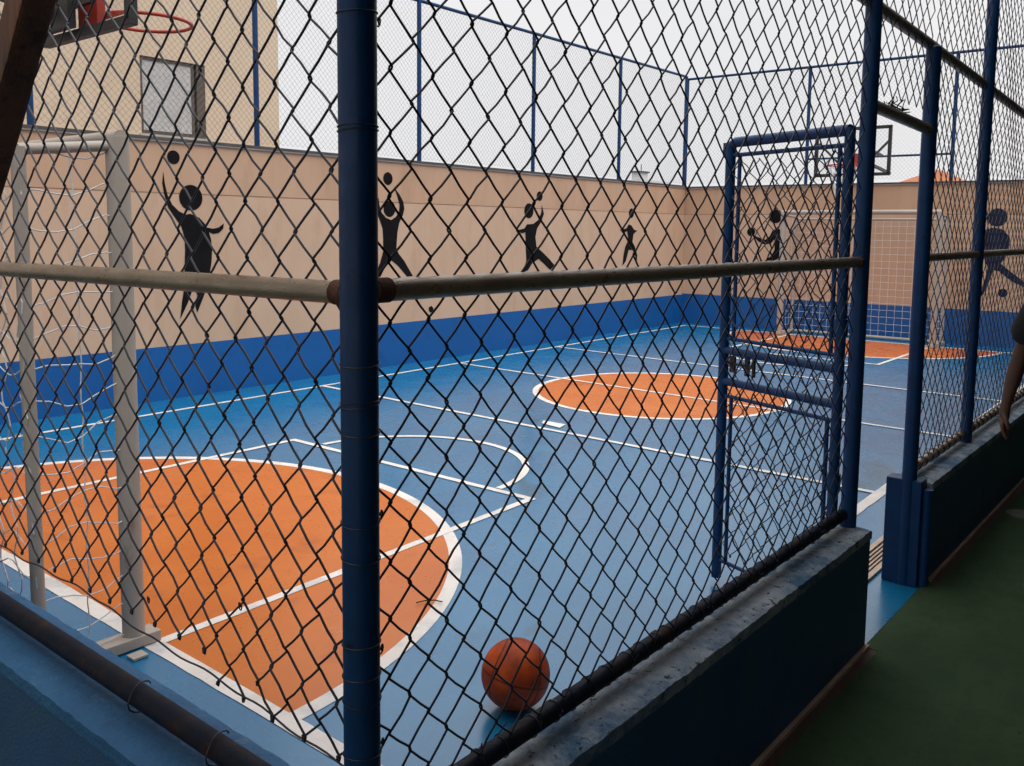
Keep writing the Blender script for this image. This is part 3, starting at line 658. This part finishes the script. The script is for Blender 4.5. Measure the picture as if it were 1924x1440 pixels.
# twigs caught on the transom rail
q = MB()
for i in range(26):
    x = 3.72+rng.uniform(0,.22); z = 2.15+rng.uniform(0,.02); a = rng.uniform(0,6.28); l = rng.uniform(.02,.07)
    q.tube([(x, YC+rng.uniform(-.02,.02), z), (x+l*math.cos(a)*.6, YC+rng.uniform(-.02,.02), z+l*.5*abs(math.sin(a))+.003), (x+l*math.cos(a), YC+rng.uniform(-.03,.03), z+l*abs(math.sin(a)))], .0022, 4)
tag(q.build('dry_twigs', M['leaf']), 'clump of dry twigs caught on the rail above the gate opening', 'twigs')

# ------------------------------------------------------------------ leaning timber
tb = MB()
A = Vector((.76, 3.53, 0)); B = Vector((.76, 1.03, 3.05))
ax = (B-A).normalized(); N = 26; v = []; f = []
sx_ = Vector((1,0,0)); sy_ = ax.cross(sx_)
for i in range(N+1):
    p = A.lerp(B, i/N); wx = .030+.0015*math.sin(i*1.7); wy = .032+.002*math.sin(i*1.1+2)
    for (a, c_) in ((-1,-1),(-.82,-1.05),(.82,-1.05),(1,-1),(1.03,-.8),(1.03,.8),(1,1),(.82,1.05),(-.82,1.05),(-1,1),(-1.03,.8),(-1.03,-.8)):
        v.append(p+sx_*wx*a+sy_*wy*c_)
for i in range(N):
    for k in range(12): f.append((i*12+k, i*12+(k+1)%12, (i+1)*12+(k+1)%12, (i+1)*12+k))
f.append(tuple(range(12))[::-1]); f.append(tuple(N*12+k for k in range(12)))
tb.add(v, f); tag(tb.build('timber_brace', M['timber']), 'dark brown leaning timber brace at the upper left edge, outside the fence', 'beam')

# ------------------------------------------------------------------ building with window beyond the wall
bd = empty('apartment_building', (8.0, 11.0, 0), 'beige rendered building with one obscured window, beyond the wall at the upper left', 'building')
xe = 7.94; wx0, wx1, wz0, wz1 = 5.86, 6.77, 2.82, 3.79
b = MB()
b.box((-3,11.0,-.1),(wx0,17,14)); b.box((wx1,11.0,-.1),(xe,17,14)); b.box((wx0,11.0,-.1),(wx1,17,wz0)); b.box((wx0,11.0,wz1),(wx1,17,14)); b.box((wx0,11.25,wz0),(wx1,17,wz1))
b.build('wall', M['bldg'], bd)
b = MB(); fy = 11.02
b.box((wx0,fy,wz0),(wx0+.04,fy+.05,wz1)); b.box((wx1-.12,fy-.01,wz0),(wx1-.003,fy+.06,wz1)); b.box((wx1-.19,fy+.005,wz0),(wx1-.15,fy+.045,wz1)); b.box((wx0+.04,fy,wz1-.04),(wx1-.19,fy+.05,wz1-.003)); b.box((wx0+.04,fy,wz0+.003),(wx1-.19,fy+.05,wz0+.05))
wn = b.build('window', M['frame'], bd)
b = MB(); b.box((wx0+.04,fy+.015,wz0+.05),(wx1-.19,fy+.03,wz1-.04)); b.build('pane', M['glass'], wn)
b = MB(); b.box((wx0-.04,10.95,wz0-.05),(wx1+.04,11.06,wz0-.003)); b.build('sill', M['copinglip'], wn)

hs1 = empty('distant_house', (51.0, 31.4, 0), 'tiny pale flat roofed building just above the back wall, near its far corner', 'building')
b = MB(); b.box((50.2,30.9,0),(54,32.2,4.95)); b.box((50.5,31.2,4.95),(51.5,31.8,5.45)); b.build('wall', M['white'], hs1)
b = MB(); b.box((50.4,31.1,5.45),(51.6,31.9,5.55)); b.tube([(51,31.4,5.5),(51,31.4,6.0)], .03, 6); b.build('roof', M['coping'], hs1)
hs2 = empty('distant_house', (57.8, 15.9, 0), 'tiny orange tiled roof peak just above the end wall, in the gate opening', 'building')
b = MB(); b.box((57.5,13.6,0),(62,17.2,4.6)); b.build('wall', M['white'], hs2)
b = MB(); b.add([(57.3,13.4,4.6),(57.3,17.5,4.6),(62.2,17.5,4.6),(62.2,13.4,4.6),(58.9,15.2,5.6),(60.6,15.2,5.6)], [(0,1,4),(1,2,5,4),(2,3,5),(3,0,4,5),(3,2,1,0)]); b.build('roof', M['roof'], hs2)

# ------------------------------------------------------------------ covered walkway round the viewer
cv = empty('walkway_canopy', (-1,-1,3.05), 'canopy roof over the green walkway, with an added slab shading the left side', 'roof')
b = MB(); b.box((-3,-3,3.05),(14.8,1.0,3.2)); b.box((-3,1.0,3.05),(-.25,7.5,3.2)); b.build('roof_and_shading_slab', M['soffit'], cv)  # second box is an unseen slab, added to cut sky light on the left
bw = empty('walkway_wall', (-1,-3,0), 'dark wall behind the green walkway', 'wall')
b = MB(); b.box((-3.15,-3.15,-.1),(14.8,-3,3.2)); b.box((14.4,-3,-.1),(14.55,.9,3.2)); b.build('wall_panel', M['backwall'], bw)

# ------------------------------------------------------------------ person at the right edge
def skin(name, m, verts, edges, radii, root, parent, loc, sub=2, flat=None):
    me = bpy.data.meshes.new(name); me.from_pydata([Vector(v)-Vector(loc) for v in verts], edges, []); me.materials.append(m)
    o = bpy.data.objects.new(name, me); COL.objects.link(o); o.parent = parent
    s = o.modifiers.new('skin', 'SKIN'); s.use_smooth_shade = True; s.branch_smoothing = .3
    me.skin_vertices.new() if not me.skin_vertices else None
    sv = me.skin_vertices[0].data
    for i, r in enumerate(radii):
        sv[i].radius = (r, r) if not isinstance(r, tuple) else r
        sv[i].use_root = (i == root)
    u = o.modifiers.new('sub', 'SUBSURF'); u.levels = sub; u.render_levels = sub
    return o
PX0, PY0 = 5.08, .56
pr = empty('person', (PX0, PY0, 0), 'person in a black t-shirt at the right edge, bare arm beside the low wall', 'person')
V = []; E = []; Rr = []
def v(x, y, z, r, frm=None):
    V.append((PX0+x, PY0+y, z)); Rr.append(r); i = len(V)-1
    if frm is not None: E.append((frm, i))
    return i
pel = v(0,0,.93,(.13,.15)); wa = v(0,0,1.08,(.115,.135),pel); ch = v(.01,0,1.28,(.125,.16),wa); nb_ = v(.015,0,1.44,(.075,.09),ch); nk = v(.0,0,1.52,.055,nb_); hd = v(-.03,0,1.60,.078,nk); hd2 = v(-.035,0,1.68,.088,hd); hd3 = v(-.025,0,1.75,.065,hd2)
for s in (1,-1):
    hp = v(0,s*.09,.88,.10,pel); fw = -.30 if s > 0 else .12
    kn = v(fw*.55-.03,s*.095,.49,.062,hp); cf = v(fw*.8+.02,s*.095,.32,.056,kn); an = v(fw,s*.095,.09,.036,cf); ft = v(fw-.13,s*.10,.045,(.035,.035),an); to = v(fw-.2,s*.10,.035,(.03,.03),ft)
    sh = v(.01,s*.185,1.39,.062,nb_)
    if s > 0:
        el = v(.03,.30,1.07,.043,sh); fa = v(.01,.325,.94,.042,el); wr = v(-.03,.345,.795,.026,fa)
    else:
        el = v(.05,-.25,1.12,.043,sh); fa = v(.03,-.26,1.0,.041,el); wr = v(-.02,-.27,.86,.026,fa)
    yy = V[wr][1]-PY0; xx = V[wr][0]-PX0; dz = V[wr][2]-.86
    pm = v(xx-.008,yy+.003*s,.815+dz,(.030,.020),wr); pk = v(xx-.012,yy+.004*s,.785+dz,(.034,.017),pm)
    for k, (ox, ln) in enumerate(((-.030,.066),(-.011,.076),(.008,.071),(.026,.056))):
        a = v(xx-.012+ox,yy+.004*s,.762+dz,.0105,pk); b_ = v(xx-.016+ox*1.05,yy-.004*s,.762-ln*.5+dz,.0092,a); v(xx-.022+ox*1.05,yy-.022*s,.762-ln+dz,.0075,b_)
    t1 = v(xx-.040,yy-.010*s,.80+dz,.0125,pm); t2 = v(xx-.055,yy-.022*s,.77+dz,.011,t1); v(xx-.055,yy-.030*s,.742+dz,.0085,t2)
body = skin('body', M['skin'], V, E, Rr, 0, pr, (PX0,PY0,0))
V = []; E = []; Rr = []
a = v(0,0,.86,(.155,.19)); b_ = v(0,0,1.08,(.145,.17),a); c_ = v(.01,0,1.30,(.145,.185),b_); d_ = v(.012,0,1.43,(.09,.105),c_); v(.005,0,1.475,(.068,.075),d_)
for s in (1,-1):
    sh = v(.01,s*.185,1.40,.085,d_); v(.02,s*(.25 if s>0 else .22),1.25,.090,sh); v(.028,s*(.305 if s>0 else .25),1.09,.092 if s>0 else .08,len(V)-1)
skin('shirt', M['shirt'], V, E, Rr, 0, pr, (PX0,PY0,0))
V = []; E = []; Rr = []
a = v(0,0,.93,(.145,.17))
for s in (1,-1):
    fw = -.30 if s > 0 else .12
    h_ = v(0,s*.095,.84,.115,a); k_ = v(fw*.5-.02,s*.098,.52,.088,h_); v(fw*.62,s*.098,.42,.085,k_)
skin('trousers', M['short'], V, E, Rr, 0, pr, (PX0,PY0,0))
b = MB()
for sy in (1,-1):
    b = MB(); b.sphere((PX0-.105,PY0+sy*.032,1.665), .013, 12, 8); b.build('eye', M['eye'], pr, smooth=True, off=(PX0,PY0,0))
for nm, c_, r_, sc in (('nose',(-.118,0,1.632),.017,(1,.8,1.5)),('ear',(-.02,.085,1.645),.028,(.6,.35,1.1)),('ear',(-.02,-.085,1.645),.028,(.6,.35,1.1)),('mouth',(-.106,0,1.592),.014,(.5,1.6,.4))):
    b = MB(); b.sphere((PX0+c_[0],PY0+c_[1],c_[2]), r_, 14, 8, sc); b.build(nm, M['skin'], pr, smooth=True, off=(PX0,PY0,0))
b = MB(); b.sphere((PX0-.012,PY0,1.715), .103, 28, 16, (1,.9,.85)); b.build('hair', M['hair'], pr, smooth=True, off=(PX0,PY0,0))
for s in (1,-1):
    fw = -.30 if s > 0 else .12
    b = MB(); b.sphere((PX0+fw-.08,PY0+s*.10,.05), .1, 20, 10, (1.45,.52,.5)); b.sphere((PX0+fw+.02,PY0+s*.098,.075), .055, 16, 10, (1,.9,1.1)); sh_ = b.build('shoe', M['shoe'], pr, smooth=True, off=(PX0,PY0,0))
    b = MB(); b.sphere((PX0+fw-.08,PY0+s*.10,.018), .1, 20, 6, (1.5,.55,.14)); b.build('sole', M['sole'], sh_, smooth=True, off=(PX0,PY0,0))
# bright clip hanging by the far low wall
